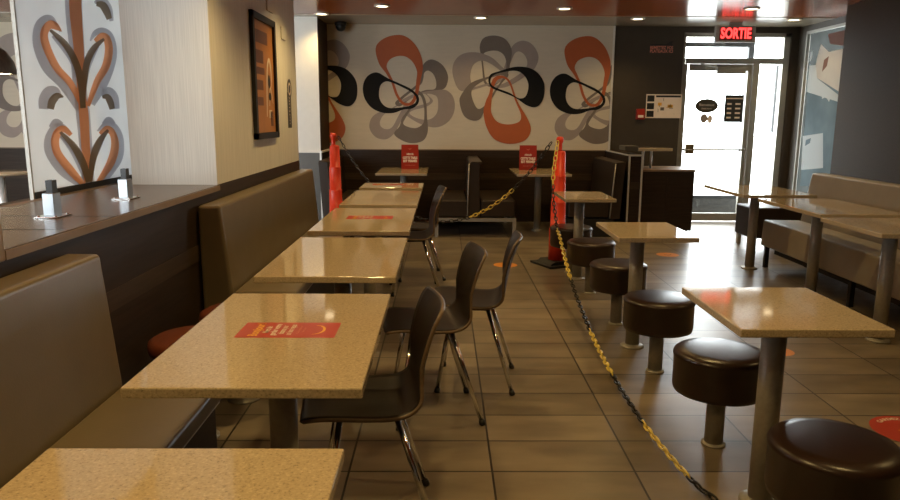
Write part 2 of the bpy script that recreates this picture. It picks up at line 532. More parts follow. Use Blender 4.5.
# walls behind and beside the camera, with the windows that light the left room
w = MB()
w.box((-8, -2.75, 0), (4.9, -2.6, 0.5)).box((-8, -2.75, 2.4), (4.9, -2.6, ZC)).box((-8, -2.75, 0.5), (-7.6, -2.6, 2.4)).box((-2.1, -2.75, 0.5), (4.9, -2.6, 2.4))
struct(w.build('wall_front', M['ext_wall']))
w = MB()
w.box((-8.15, -2.75, 0), (-8, YB, 0.6)).box((-8.15, -2.75, 2.45), (-8, YB, ZC)).box((-8.15, -2.75, 0.6), (-8, -0.5, 2.45)).box((-8.15, 5.0, 0.6), (-8, YB, 2.45))
struct(w.build('wall_left_outer', M['ext_wall']))
for i, (lo, hi) in enumerate((((-7.6, -2.69, 0.5), (-2.1, -2.68, 2.4)), ((-8.09, -0.5, 0.6), (-8.08, 5.0, 2.45)))):
    struct(MB().box(lo, hi).build('window_%d' % (i + 2), M['glass']))

# ------------------------------------------------------------------ entrance door
dr = bpy.data.objects.new('door_1', None); COL.objects.link(dr); struct(dr)
yd = YB + 0.02
f = MB()
f.box((3.14, yd, 0), (3.175, yd + 0.1, 2.5)).box((4.47, yd, 0), (4.55, yd + 0.1, 2.5)).box((3.14, yd, 2.45), (4.55, yd + 0.1, 2.5))
f.box((3.19, yd, 2.11), (4.47, yd + 0.1, 2.18)).box((4.09, yd, 0), (4.17, yd + 0.1, 2.11)).box((4.17, yd, 0), (4.47, yd + 0.1, 0.08))
f.build('door_frame', M['alu'], dr)
lf = MB()
lf.box((3.18, yd + 0.03, 0.015), (3.225, yd + 0.08, 2.105)).box((4.03, yd + 0.03, 0.015), (4.085, yd + 0.08, 2.105))
lf.box((3.25, yd + 0.03, 2.02), (4.03, yd + 0.08, 2.105)).box((3.25, yd + 0.03, 0.015), (4.03, yd + 0.08, 0.12))
leaf = lf.build('door_leaf', M['alu'], dr)
MB().box((3.25, yd + 0.05, 0.12), (4.03, yd + 0.056, 2.02)).build('pane', M['glass'], leaf)
MB().box((4.17, yd + 0.05, 0.08), (4.47, yd + 0.056, 2.11)).build('side_pane', M['glass'], dr)
MB().box((3.19, yd + 0.05, 2.18), (4.47, yd + 0.056, 2.45)).build('transom_pane', M['glass'], dr)
MB().tube([(3.22, yd - 0.03, 0.985), (4.06, yd - 0.03, 0.985)], 0.013).box((3.215, yd - 0.03, 0.97), (3.235, yd + 0.03, 1.0)).box((4.045, yd - 0.03, 0.97), (4.065, yd + 0.03, 1.0)).build('push_bar', M['alu'], leaf)
MB().box((3.25, yd - 0.04, 0.93), (3.36, yd + 0.03, 1.06), bevel=0.01).build('lock_box', M['bronze'], leaf)
MB().box((3.60, yd - 0.03, 1.98), (3.98, yd + 0.03, 2.06), bevel=0.008).tube([(3.66, yd - 0.01, 2.06), (3.5, yd - 0.1, 2.075), (3.4, yd + 0.02, 2.1)], 0.01).build('door_closer', M['alu'], dr)
# vestibule front and the ground outside
v = MB()
v.box((4.34, 10.41, 0.0), (4.42, 10.49, 2.6)).box((2.2, 10.41, 2.40), (4.34, 10.49, 2.46)).box((2.2, 10.41, 0.235), (4.34, 10.49, 0.28)).box((2.2, 10.41, 0.28), (2.3, 10.49, 2.6))
v.box((4.77, 10.43, 1.2), (4.81, 10.47, 2.15)).box((5.3, 10.41, 0), (5.38, 10.49, 2.6))
struct(v.build('trim_7', M['darkalu']))
v = MB()
v.box((2.0, YB + 0.16, 2.62), (6.2, 10.6, 2.7))
struct(v.build('ceiling_vestibule', M['taupe_ceil']))
struct(MB().box((1.0, YB, -0.1), (30, 60, -0.005)).build('ground_outside', M['concrete']))
struct(MB().box((2.0, 10.40, -0.005), (4.36, 10.52, 0.235), bevel=0.01).build('wall_kerb', M['stonewall']))

# ------------------------------------------------------------------ mural
def q1(p): return [(325 + x / 3.7, 15 + y / 3.7) for x, y in p]
def q2(p): return [(400 + x / 3.7, 15 + y / 3.7) for x, y in p]
def q3(p): return [(450 + x / 3.7, 15 + y / 3.7) for x, y in p]
FA = [
 ('p_light', q1([(165,420),(170,385),(195,362),(240,348),(285,322),(308,328),(295,365),(272,410),(255,440),(225,460),(188,452)]),
             q1([(203,400),(215,372),(250,348),(284,330),(288,342),(268,380),(252,410),(235,422),(213,418)])),
 ('p_taupe', q2([(85,185),(110,165),(140,172),(165,195),(178,230),(168,268),(140,280),(95,286),(40,310),(0,338),(-18,325),(10,298),(60,258),(78,222)]),
             q2([(90,214),(105,206),(124,220),(134,250),(128,274),(90,279),(40,302),(2,325),(2,318),(32,292),(76,258),(86,236)])),
 ('p_light', q2([(130,278),(170,278),(195,300),(203,335),(195,372),(170,402),(130,416),(80,405),(32,378),(10,355),(22,350),(60,338),(110,320),(92,292),(60,300),(15,322),(5,315),(50,293),(90,284)]),
             q2([(100,292),(134,300),(141,330),(135,365),(110,386),(70,384),(36,366),(50,352),(96,340),(122,318)])),
 ('p_taupe', q2([(-2,412),(8,380),(30,350),(58,296),(66,280),(84,292),(97,325),(100,380),(103,430),(85,465),(40,474),(0,460),(-22,438)]),
             q2([(12,402),(20,382),(42,345),(66,300),(78,302),(88,335),(90,370),(85,402),(60,418),(30,414)])),
 ('p_orange', q1([(187,130),(200,100),(240,78),(290,76),(330,105),(355,150),(362,195),(353,245),(342,300),(322,332),(288,332),(262,298),(245,250),(225,215),(200,180)]),
              q1([(228,190),(240,165),(270,152),(300,155),(325,175),(340,208),(338,240),(332,290),(316,322),(292,323),(271,295),(255,250),(240,218)])),
 ('p_black', q1([(140,280),(145,245),(165,220),(195,213),(235,235),(280,255),(320,275),(345,300),(346,325),(325,345),(290,350),(255,362),(215,362),(175,345),(150,315)]),
             q1([(200,300),(205,262),(225,246),(250,251),(290,269),(322,287),(337,306),(334,325),(310,337),(270,343),(235,343),(212,328)])),
]
FB = [
 ('p_light', q3([(215,150),(235,110),(270,95),(305,110),(327,150),(318,190),(290,218),(220,262),(172,270),(150,257),(188,222)]),
             q3([(221,182),(240,142),(260,136),(280,155),(285,185),(262,214),(205,250),(170,260),(166,254),(202,220)])),
 ('p_taupe', q3([(110,115),(125,85),(165,76),(205,90),(228,130),(222,180),(214,215),(186,246),(152,266),(126,250),(119,200),(114,150)]),
             q3([(122,150),(140,135),(175,133),(200,150),(209,185),(200,215),(180,240),(152,256),(133,245),(125,200)])),
 ('p_light', q3([(10,220),(15,175),(45,145),(95,138),(150,155),(190,190),(212,215),(195,244),(130,264),(70,280),(32,275)]),
             q3([(75,222),(85,187),(110,170),(140,175),(178,200),(198,220),(180,240),(120,258),(88,266),(78,247)])),
 ('p_taupe', q3([(35,320),(45,290),(80,250),(150,225),(200,208),(216,224),(192,252),(160,300),(130,350),(110,385),(80,390),(50,370)]),
             q3([(80,300),(86,270),(130,241),(180,224),(200,224),(188,246),(150,300),(125,338),(100,345)])),
 ('p_orange', q3([(145,290),(158,238),(188,224),(222,245),(250,320),(290,390),(298,430),(275,465),(220,477),(165,460),(135,415),(124,360),(132,320)]),
              q3([(152,335),(158,285),(172,245),(196,234),(218,252),(242,320),(262,368),(255,395),(215,405),(175,395),(154,365)])),
 ('p_black', q3([(142,245),(150,220),(185,207),(240,192),(290,195),(325,215),(348,255),(345,310),(320,340),(285,335),(240,305),(190,285),(155,270)]),
             q3([(149,245),(161,223),(200,211),(245,207),(275,225),(290,260),(280,300),(255,308),(220,288),(180,273),(157,261)])),
]
YM = YB - 0.012


def wall_uv(p):
    q = on_y(p[0], p[1], YM); return (q.x, q.z)


def make_mural(x0, x1, pale=False):
    order = ['mural', 'p_light', 'p_taupe', 'p_orange', 'p_black']
    m = MB().box((x0, YM, 0.975), (x1, YB - 0.001, ZC - 0.006), mi=0)
    layer = 0
    per = wall_uv((550, 90))[0] - wall_uv((363, 90))[0]
    for fl, base in ((FA, 0.0), (FB, 0.0)):
        for key, o, i in fl:
            layer += 1
            lo = [wall_uv(p) for p in catmull(o, 6)]; li = [wall_uv(p) for p in catmull(i, 6)]
            for k in range(-3, 3):
                dx = per * k
                us = [u + dx for u, _ in lo]
                if max(us) < x0 or min(us) > x1:
                    continue
                m.flat([[(u + dx, v_) for u, v_ in lo], [(u + dx, v_) for u, v_ in li]],
                       lambda u, v_, L=layer: (u, YM - 0.0006 * L, v_), mi=order.index(('p_taupe' if key == 'p_black' else 'p_light') if pale else key),
                       clip=[((x1, 0, 0), (1, 0, 0)), ((x0, 0, 0), (-1, 0, 0))])
    return m.build('mural', [M[k] for k in order])


tag(make_mural(-1.519, 2.205), 'wide beige mural of overlapping black rust and taupe loops above the booths', 'mural')
tag(make_mural(-8, -3.001, True), 'stretch of pale mural with grey loops on the far wall of the left room', 'mural')

# ================================================================== ceiling fixtures
dl = empty('downlight', 'x', 'ceiling light', (0, 0, ZC), group='recessed ceiling downlights')
MB().lathe([(0.062, -0.001), (0.085, -0.001), (0.088, -0.010), (0.070, -0.014), (0.062, -0.012), (0.062, -0.001)]).build('trim_ring', M['white'], dl)
MB().lathe([(0.0, -0.006), (0.062, -0.006)]).build('lens', M['glow'], dl)
SEEN = [(-0.67, 8.03, 'recessed downlight in the rust ceiling, the left one above the loop mural'),
        (1.32, 8.12, 'recessed downlight in the rust ceiling, the right one above the loop mural'),
        (3.35, 8.05, 'recessed downlight in the rust ceiling just before the red exit sign'),
        (-1.43, 8.66, 'recessed downlight casting a warm pool onto the white column'),
        (0.44, 8.85, 'recessed downlight in the taupe ceiling strip above the middle of the mural'),
        (2.32, 8.85, 'recessed downlight in the taupe ceiling strip above the mural right edge'),
        (4.2, 8.72 + 0.13, 'recessed downlight in the taupe ceiling strip right of the exit sign')]
ADDED = [(-0.67, 5.9), (1.32, 5.9), (-0.67, 3.9), (1.32, 3.9), (-0.55, 1.7), (1.32, 1.7), (3.35, 5.9), (3.35, 3.4), (-0.6, 0.0)]  # beams out of view without fixtures, added to light the room
WARM = (1.0, 0.69, 0.27)


def spot(x, y, e, size=2.3):
    l = bpy.data.lights.new('downlight_beam', 'SPOT'); l.energy = e; l.color = WARM
    l.spot_size = size; l.spot_blend = 0.7; l.shadow_soft_size = 0.06
    o = bpy.data.objects.new('downlight_beam', l); o.location = (x, y, ZC - 0.03); COL.objects.link(o)


SC['_'] = 0
first = True
for x, y, lab in SEEN:
    z = ZC - (0.006 if y > 8.72 else 0)
    if first:
        dl.location = (x, y, z); dl['label'] = lab; first = False
    else:
        dup(dl, (x, y, z), 0, lab)
    spot(x, y, 32 if y < 8.5 else 27)
for x, y in ADDED:
    spot(x, y, 25 if x > 3 else 46 if x > 1 else 62)

# exit sign
ex = empty('exit_sign', 'lit red SORTIE exit sign hanging from the ceiling above the door', 'sign', (3.64, 9.2, 2.338))
MB().box((-0.25, -0.03, 0), (0.25, 0.03, 0.2), bevel=0.006).build('case', M['exitcase'], ex)
MB().box((-0.205, -0.034, 0.022), (0.205, -0.030, 0.178)).build('face', M['exitface'], ex)
MB().text('SORTIE', 0.175, lambda u, v_: (u, -0.0365, 0.1 + v_), bold=0.006, w=0.385).build('lettering', M['exit'], ex)
MB().box((-0.08, -0.02, 0.2), (0.08, 0.02, 0.236)).build('bracket', M['exitcase'], ex)

# dome camera
sc_ = empty('security_camera', 'small black dome camera in the ceiling corner above the mural', 'camera', (-1.31, 9.38, ZC - 0.006))
MB().lathe([(0, -0.001), (0.075, -0.001), (0.075, -0.04), (0.0, -0.04)]).build('mount', M['black'], sc_)
MB().lathe([(0.06, -0.04)] + [(0.065 * math.cos(a), -0.05 - 0.065 * math.sin(a)) for a in [k * PI / 2 / 8 for k in range(9)]]).build('dome', M['plaque'], sc_)

# ================================================================== tables
def table(name, label, sx, sy, x, y, px, py, group, r=0.042, top=0.75, th=0.028):
    """table with top centred on (x,y) and pedestal standing at (px,py)"""
    t = empty(name, label, 'table', (x, y, 0), 0, group)
    o = MB().box((-sx / 2, -sy / 2, top - th), (sx / 2, sy / 2, top), bevel=0.004, seg=2).build('tabletop', M['stone'], t)
    dx, dy = px - x, py - y
    MB().box((dx - 0.14, dy - 0.14, top - th - 0.012), (dx + 0.14, dy + 0.14, top - th)).build('mounting_plate', M['black'], t)
    MB().lathe([(0, 0.012), (r, 0.012), (r, top - th - 0.012), (0, top - th - 0.012)], (dx, dy, 0), seg=32).build('pedestal', M['steel'], t)
    MB().lathe([(0, 0), (r + 0.03, 0), (r + 0.03, 0.008), (r + 0.012, 0.012), (r, 0.02), (0, 0.02)], (dx, dy, 0), seg=32).build('floor_flange', M['steel'], t)
    return t


GL = 'quartz tables along the left bench'
XT = -0.49
LT = [('rectangular quartz table nearest the camera, cut off by the bottom edge', 0.36, 1.322),
      ('rectangular quartz table with the large red reservation sticker, second from the camera', 1.638, 2.58),
      ('bare rectangular quartz table just behind the table with the large red sticker', 2.862, 3.832),
      ('rectangular quartz table with a red sticker, in front of the orange post', 4.055, 5.11),
      ('bare rectangular quartz table between the two small stickered far ones', 5.305, 6.355),
      ('shortest quartz table of the left row, farthest, with a small red sticker', 6.60, 7.1)]
for lab, y0, y1 in LT:
    table('dining_table', lab, 0.588, y1 - y0, XT, (y0 + y1) / 2, XT + 0.005, (y0 + y1) / 2 + {1.638: -0.07, 5.305: 0.17}.get(y0, 0), GL)
GR = 'small square quartz tables among the drum stools'
for lab, y0, y1, x0, x1 in [('square quartz table nearest the camera among the dark drum stools', 2.135, 2.70, 0.935, 1.425),
                            ('square quartz table in the middle of the drum stool row', 3.86, 4.455, 0.97, 1.42),
                            ('small square quartz table beside the orange post at the aisle', 5.74, 6.335, 0.99, 1.41)]:
    table('pedestal_table', lab, x1 - x0, y1 - y0, (x0 + x1) / 2, (y0 + y1) / 2, 1.18, (y0 + y1) / 2 + (0.08 if y0 > 3.5 else 0), GR)
GW = 'quartz tables in front of the right bench'
for lab, y0, y1, x0, x1, px, py in [('quartz table at the far end of the right bench, nearest the door', 6.1, 7.06, 2.6, 3.24, 2.91, 6.58),
                                    ('quartz table at the middle of the right bench', 4.85, 5.85, 2.61, 3.23, 2.95, 5.52),
                                    ('quartz table at the right edge of the photo before the long bench', 4.02, 4.70, 2.53, 3.13, 2.80, 4.36)]:
    table('bench_table', lab, x1 - x0, y1 - y0, (x0 + x1) / 2, (y0 + y1) / 2, px, py, GW)
GF = 'booth tables against the back wall'
table('booth_table', 'booth table with a red notice card, behind the left table row', 0.60, 0.98, -0.495, 8.81, -0.495, 8.85, GF)
table('booth_table', 'booth table with a red notice card, behind the right orange post', 0.64, 0.98, 1.175, 8.76, 1.18, 8.84, GF)

# ------------------------------------------------------------------ reservation stickers
def sticker(label, cx, cy, sx, sy):
    z = 0.7504
    m = MB()
    m.flat([rect(-sx / 2, -sy / 2, sx / 2, sy / 2)], lambda u, v_: (u, v_, 0), mi=0)

    def fn(x):
        return lambda u, v_: (x - v_, u, 0.0006)
    k = sx / 0.3; hs = sy * 0.82
    m.text('Bonjour!', 0.040 * k, fn(-0.098 * k), mi=1, bold=0.001, w=hs)
    for i, (s, wd) in enumerate((('Merci de', 0.5), ('garder votre', 0.9), ('distance pour', 0.66), ('un bon repas', 0.82))):
        m.text(s, 0.027 * k, fn((-0.066 + 0.024 * i) * k), mi=2, bold=0.0007, w=hs * wd)
    m.text('Cette table est', 0.011 * k, fn(0.032 * k), mi=3, w=hs * 0.62)
    m.text('fermée', 0.011 * k, fn(0.046 * k), mi=3, w=hs * 0.36)
    arc = [(0.082 * k + 0.031 * k * math.sin(a) - 0.005, 0.046 * k * math.cos(a)) for a in [PI * (0.0 + j / 14) for j in range(15)]]
    m.flat([ribbon(arc, [0.003 + 0.005 * math.sin(PI * j / 14) for j in range(15)], 3)], lambda u, v_: (u, v_, 0.0006), mi=1)
    o = m.build('reserved_sticker', [M['stickred'], M['yellow'], M['pale'], M['pink']])
    o.location = (cx, cy, z)
    return tag(o, label, 'sticker', 'red reservation stickers on the left tables')


sticker('red sticker with yellow smile, the large one on the second table from the camera', -0.475, 2.117, 0.30, 0.158)
sticker('red table sticker on the table in front of the orange post', -0.48, 4.62, 0.30, 0.158)
sticker('thin red table sticker on the farthest table of the left row', -0.54, 6.93, 0.30, 0.15)

# ------------------------------------------------------------------ notice cards
def card(label, x, y, rz, lean):
    t = empty('notice_card', label, 'sign', (x, y, 0.7505), rz, 'red notice cards on the booth tables')
    w_, h = 0.215, 0.305
    def fn(u, v_): return (u, lean * v_, v_)
    m = MB().prism([(-w_ / 2, 0), (w_ / 2, 0), (w_ / 2, h), (-w_ / 2, h)], 0, 0.004, 'y')
    for v in m.bm.verts:
        v.co.y += lean * v.co.z
    o = m.build('card_front', M['red'], t)
    b = MB().prism([(-w_ / 2, 0), (w_ / 2, 0), (w_ / 2, h), (-w_ / 2, h)], 0, 0.004, 'y')
    for v in b.bm.verts:
        v.co.y += 2 * lean * h + 0.001 - lean * v.co.z
    b.build('card_back', M['red'], t)
    p = MB()
    off = lambda u, v_: (u, lean * v_ - 0.001, v_)
    p.text('DÉSOLÉS', 0.028, lambda u, v_: off(u, 0.185 + v_), w=0.085, bold=0.001)
    p.text('CETTE TABLE', 0.040, lambda u, v_: off(u, 0.14 + v_), w=0.185, bold=0.002)
    p.text('EST FERMÉE', 0.040, lambda u, v_: off(u, 0.10 + v_), w=0.175, bold=0.002)
    p.build('card_print', M['pale'], t)
    q = MB()
    q.flat([ribbon([(-0.02, 0.262), (0, 0.247), (0.02, 0.262)], [0.002, 0.006, 0.002])], off)
    q.build('card_emblem', M['pink'], t)
    MB().text('merci', 0.018, lambda u, v_: off(u, 0.05 + v_), w=0.12).build('card_footer', M['pink'], t)
    return t


card('red notice card standing on the booth table behind the left row', -0.42, 9.0, 0.12, 0.14)
card('red notice card standing on the booth table behind the right orange post', 1.06, 8.95, -0.06, 0.12)

# ================================================================== drum stools
st = empty('drum_stool', 'x', 'stool', (0, 0, 0), 0, 'dark brown drum stools fixed along the aisle')
R_ = 0.189
prof = [(0, 0.245), (R_ - 0.02, 0.245), (R_ - 0.004, 0.25), (R_, 0.27), (R_, 0.395), (R_ + 0.004, 0.402), (R_ + 0.004, 0.410), (R_, 0.418), (R_ - 0.012, 0.428), (R_ - 0.05, 0.434), (0, 0.436)]
MB().lathe(prof, seg=56).build('cushion', M['stool'], st)
MB().lathe([(0, 0.012), (0.039, 0.012), (0.039, 0.245), (0, 0.245)], seg=28).build('post', M['steel'], st)
MB().lathe([(0, 0), (0.052, 0), (0.052, 0.006), (0.039, 0.012), (0, 0.012)], seg=28).build('floor_flange', M['steel'], st)
ST = [(1.205, 2.02, 'dark brown drum stool at the bottom right corner, nearest the camera'),
      (1.185, 2.89, 'dark drum stool just behind the nearest square table'),
      (1.195, 3.80, 'dark drum stool with a bright sheen, third from the camera'),
      (1.195, 4.73, 'dark drum stool just behind the middle square table'),
      (1.19, 5.61, 'dark drum stool just in front of the farthest square table'),
      (1.165, 6.38, 'dark drum stool standing right in front of the orange post, farthest')]
for i, (x, y, lab) in enumerate(ST):
    if i == 0:
        st.location = (x, y, 0); st['label'] = lab
    else:
        dup(st, (x, y, 0), 0, lab)

# red stools between the left benches
rs = empty('round_stool', 'red-orange round stool nearer the camera, between the two tan benches', 'stool', (-1.07, 2.95, 0), 0, 'red-orange round stools between the tan benches')
MB().lathe([(0, 0.40), (0.17, 0.40), (0.188, 0.41), (0.192, 0.43), (0.188, 0.455), (0.165, 0.468), (0, 0.47)], seg=48).build('cushion', M['redvinyl'], rs)
MB().lathe([(0, 0.012), (0.036, 0.012), (0.036, 0.40), (0, 0.40)], seg=24).build('post', M['steel'], rs)
MB().lathe([(0, 0), (0.08, 0), (0.08, 0.008), (0.036, 0.02), (0, 0.02)], seg=24).build('floor_flange', M['steel'], rs)
dup(rs, (-1.0, 3.39, 0), 0, 'red-orange round stool half hidden beside the second tan bench end')

# ================================================================== benches
def bench(label, y0, y1, seat_z=0.45):
    t = empty('bench', label, 'bench', (XL, (y0 + y1) / 2, 0), 0, 'tan wall benches along the half wall')
    a, b = y0 - (y0 + y1) / 2, y1 - (y0 + y1) / 2
    X = lambda x: x - XL
    MB().prism([(X(-1.322), 0.30), (X(-1.15), 0.30), (X(-1.158), 0.45), (X(-1.20), 0.925), (X(-1.322), 0.925)], a, b, 'y', bevel=0.018, seg=4).build('backrest', M['vinyl'], t)
    MB().prism([(X(-1.15), 0.385), (X(-0.80), 0.385), (X(-0.80), 0.45), (X(-1.15), 0.45)], a, b, 'y', bevel=0.014, seg=4).build('seat', M['vinyl'], t)
    MB().box((X(-1.322), a + 0.01, 0.0), (X(-0.83), b - 0.01, 0.299)).box((X(-1.14), a + 0.01, 0.299), (X(-0.83), b - 0.01, 0.384)).build('base', M['dado'], t)
    MB().box((X(-0.83), a + 0.01, 0.374), (X(-0.812), b - 0.01, 0.383)).build('edge_trim', M['silver'], t)
    return t


bench('tan upholstered wall bench nearest the camera at the left edge', -1.2, 2.455)
bench('tan upholstered wall bench farther along under the framed poster', 3.80, 6.56)

# long bench on the right
rb = empty('bench', 'long taupe upholstered bench along the right side by the tall window', 'bench', (3.04, 4.6, 0))
a, b = -2.3, 2.08
MB().prism([(0, 0.21), (0.36, 0.21), (0.36, 0.45), (0.012, 0.455)], a, b, 'y', bevel=0.015, seg=4).build('seat', M['vinyl_r'], rb)
MB().prism([(0.362, 0.25), (0.56, 0.25), (0.56, 0.90), (0.43, 0.90), (0.362, 0.46)], a, b, 'y', bevel=0.018, seg=4).build('backrest', M['vinyl_r'], rb)
MB().box((0.12, a + 0.1, 0.13), (0.5, b - 0.05, 0.21)).build('base', M['black'], rb)
for y in (b - 0.04, 0.6, -0.9):
    for x in (0.05, 0.45):
        MB().box((x - 0.018, y - 0.018, 0), (x + 0.018, y + 0.018, 0.21)).build('leg', M['darkalu'], rb)

# dark bench near the door
ot = empty('bench', 'dark brown low bench in front of the entrance door', 'bench', (3.75, 7.75, 0))
MB().box((-0.42, -0.2, 0.12), (0.4, 0.25, 0.455), bevel=0.02, seg=3).build('seat', M['vinyl_d'], ot)
for x in (-0.38, 0.36):
    for y in (-0.16, 0.21):
        MB().box((x - 0.02, y - 0.02, 0), (x + 0.02, y + 0.02, 0.12)).build('leg', M['silver'], ot)

# booth benches on the back wall
Y0, Y1 = 8.32, 9.55
GB = 'dark booth benches on the back wall'
bb = empty('booth_bench', 'dark double booth bench with a shared high back, standing between both booth tables', 'bench', (0.36, Y0, 0), 0, GB)
L = Y1 - Y0
MB().prism([(-0.075, 0.22), (0.075, 0.22), (0.06, 0.845), (0.10, 0.868), (0.09, 0.89), (-0.03, 0.89), (-0.055, 0.868)], 0, L, 'y', bevel=0.008).build('backrest', M['vinyl_d'], bb)
MB().tube([(-0.078, -0.006, 0.23), (-0.062, -0.006, 0.865)], 0.008, 8).build('edge_piping', M['steel'], bb)
MB().prism([(-0.45, 0.235), (-0.08, 0.235), (-0.08, 0.435), (-0.45, 0.435)], 0.01, L, 'y', bevel=0.02).build('seat', M['vinyl_d'], bb)
MB().prism([(0.08, 0.235), (0.49, 0.235), (0.49, 0.435), (0.08, 0.435)], 0.01, L, 'y', bevel=0.02).build('seat', M['vinyl_d'], bb)
fr = MB()
fr.box((-0.46, -0.012, 0.185), (0.50, 0.03, 0.225)).box((-0.46, L - 0.06, 0.185), (0.50, L - 0.02, 0.225)).box((-0.46, 0.03, 0.185), (-0.42, L - 0.06, 0.225)).box((0.46, 0.03, 0.185), (0.50, L - 0.06, 0.225))
fr.build('base_frame', M['steel'], bb)
for x in (-0.44, 0.48):
    for y in (0.008, L - 0.04):
        MB().box((x - 0.02, y - 0.02, 0), (x + 0.02, y + 0.02, 0.185)).build('leg', M['steel'], bb)


def end_booth(label, x, s):
    t = empty('booth_bench', label, 'bench', (x, Y0, 0), 0, GB)
    P = lambda pts: [(s * u, v_) for u, v_ in pts]
    MB().prism(P([(-0.06, 0.22), (0.06, 0.22), (0.015, 0.88), (-0.09, 0.895), (-0.10, 0.87)]), 0, L, 'y', bevel=0.008).build('backrest', M['vinyl_d'], t)
    if s < 0:
        MB().tube([(s * 0.062, -0.006, 0.23), (s * 0.018, -0.006, 0.87)], 0.008, 8).build('edge_piping', M['steel'], t)
    MB().prism(P([(0.065, 0.235), (0.55, 0.235), (0.55, 0.435), (0.065, 0.435)]), 0.01, L, 'y', bevel=0.02).build('seat', M['vinyl_d'], t)
    MB().box((min(s * 0.0, s * 0.56), 0.03, 0.0), (max(s * 0.0, s * 0.56), L - 0.05, 0.22)).build('base', M['black'], t)


end_booth('dark booth bench with a leaning high back beside the low partition', 2.03, -1)
end_booth('dark booth bench in the far left corner behind the orange post', -1.36, 1)

# low partition and counter
p = MB()
p.box((2.178, 8.37, 0), (2.338, YB - 0.03, 0.955), mi=0).box((2.173, 8.36, 0.955), (2.343, YB - 0.03, 0.975), mi=0)
p.box((2.173, 8.355, 0), (2.193, 8.375, 0.975), mi=1).box((2.324, 8.355, 0), (2.344, 8.375, 0.975), mi=1)
p.box((2.171, 8.353, 0.958), (2.345, 8.373, 0.978), mi=1).box((2.171, 8.37, 0.962), (2.188, YB - 0.03, 0.978), mi=1)
p.box((2.193, 8.366, 0.57), (2.324, 8.372, 0.655), mi=2)
struct(p.build('wall_partition', [M['dado'], M['silver'], M['band']]))
ct = empty('waste_counter', 'dark brown waste counter between the low partition and the door', 'counter', (2.655, 8.42, 0))
MB().box((-0.30, 0.0, 0.07), (0.325, 0.62, 0.775)).build('cabinet_body', M['dado'], ct)
MB().box((-0.28, 0.03, 0.0), (0.29, 0.60, 0.07)).build('plinth', M['greypanel'], ct)
MB().box((-0.305, -0.01, 0.775), (0.335, 0.64, 0.80), bevel=0.003).build('countertop', M['capedge'], ct)
MB().box((-0.29, -0.004, 0.09), (-0.005, 0.0, 0.76)).build('door', M['dado'], ct)
MB().box((0.005, -0.004, 0.09), (0.32, 0.0, 0.76)).build('door', M['dado'], ct)
ts = empty('tray_rack', 'beige tray shelf on slim legs standing on the waste counter', 'rack', (2.50, 8.6, 0.80))
MB().box((-0.17, -0.06, 0.21), (0.24, 0.25, 0.245), bevel=0.004).build('shelf', M['stone'], ts)
MB().box((-0.33, -0.06, 0.215), (-0.17, 0.25, 0.27), bevel=0.004).build('shelf_end', M['greypanel'], ts)
for x in (-0.07, 0.03):
    MB().tube([(x, 0.1, 0), (x, 0.1, 0.21)], 0.016).build('leg', M['silver'], ts)

# ================================================================== chairs
def chair_shell():
    prof = [(-0.425, 0.445), (-0.41, 0.457), (-0.36, 0.462), (-0.28, 0.457), (-0.20, 0.450), (-0.13, 0.449), (-0.085, 0.457), (-0.055, 0.478), (-0.040, 0.508), (-0.032, 0.55), (-0.020, 0.61), (-0.002, 0.68), (0.020, 0.745), (0.045, 0.80)]
    P = catmull(prof, 4, closed=False)
    S = [0]
    for a, b in zip(P, P[1:]):
        S.append(S[-1] + math.dist(a, b))
    T = S[-1]; m = MB(); rows = []; K = 16
    for (x, z), s in zip(P, S):
        base = 0.200 - 0.018 * math.exp(-((s - 0.47) / 0.10) ** 2) - 0.010 * (s / T)
        for e, rr in ((s, 0.05), (T - s, 0.045)):
            if e < rr:
                base *= 0.86 + 0.14 * math.sqrt(max(0, 1 - ((rr - e) / rr) ** 2))
        row = []
        up = min(1, max(0, (s - 0.40) / 0.12))
        for k in range(K + 1):
            y = base * (2 * k / K - 1)
            cv = (y / 0.2) ** 2
            row.append(m.bm.verts.new((x - 0.030 * cv * up, y, z + 0.010 * cv * (1 - up))))
        rows.append(row)
    for A, B in zip(rows, rows[1:]):
        for k in range(K):
            f = m.bm.faces.new((A[k], A[k + 1], B[k + 1], B[k])); f.smooth = True
    return m


ch = empty('dining_chair', 'x', 'chair', (0, 0, 0), 0, 'dark bent plywood chairs along the aisle')
sh = chair_shell().build('seat_shell', [M['chair'], M['ply']], ch)
sm = sh.modifiers.new('thickness', 'SOLIDIFY'); sm.thickness = 0.013; sm.offset = -1; sm.material_offset_rim = 1; sm.use_rim = True
MB().box((-0.31, -0.13, 0.424), (-0.10, -0.10, 0.437)).box((-0.31, 0.10, 0.424), (-0.10, 0.13, 0.437)).box((-0.31, -0.10, 0.424), (-0.29, 0.10, 0.437)).box((-0.12, -0.10, 0.424), (-0.10, 0.10, 0.437)).build('underframe', M['black'], ch)
for x0, x1, sy in ((-0.30, -0.37, 1), (-0.30, -0.37, -1), (-0.115, 0.02, 1), (-0.115, 0.02, -1)):
    A = Vector((x0, sy * 0.125, 0.428)); B = Vector((x1, sy * 0.20, 0.0))
    lg = MB().tube([A, A + (B - A) * 0.955], 0.0105, 12).build('leg', M['chrome'], ch)
    MB().tube([A + (B - A) * 0.945, A + (B - A) * 0.97, B], [0.0125, 0.0145, 0.0145], 12).build('foot_cap', M['black'], lg)
CH = [(-0.055, 2.335, math.radians(8), 'dark plywood chair nearest the camera, tucked under the stickered table'),
      (0.135, 3.275, math.radians(9), 'dark plywood chair in the middle of the aisle trio, second from the camera'),
      (0.355, 3.64, math.radians(-5), 'dark plywood chair pulled farthest into the aisle, third from the camera'),
      (-0.055, 5.70, math.radians(6), 'dark plywood chair at the far bare table, its lower seat nearer the camera'),
      (-0.035, 6.22, math.radians(8), 'farthest dark plywood chair, mostly hidden behind the one before it')]
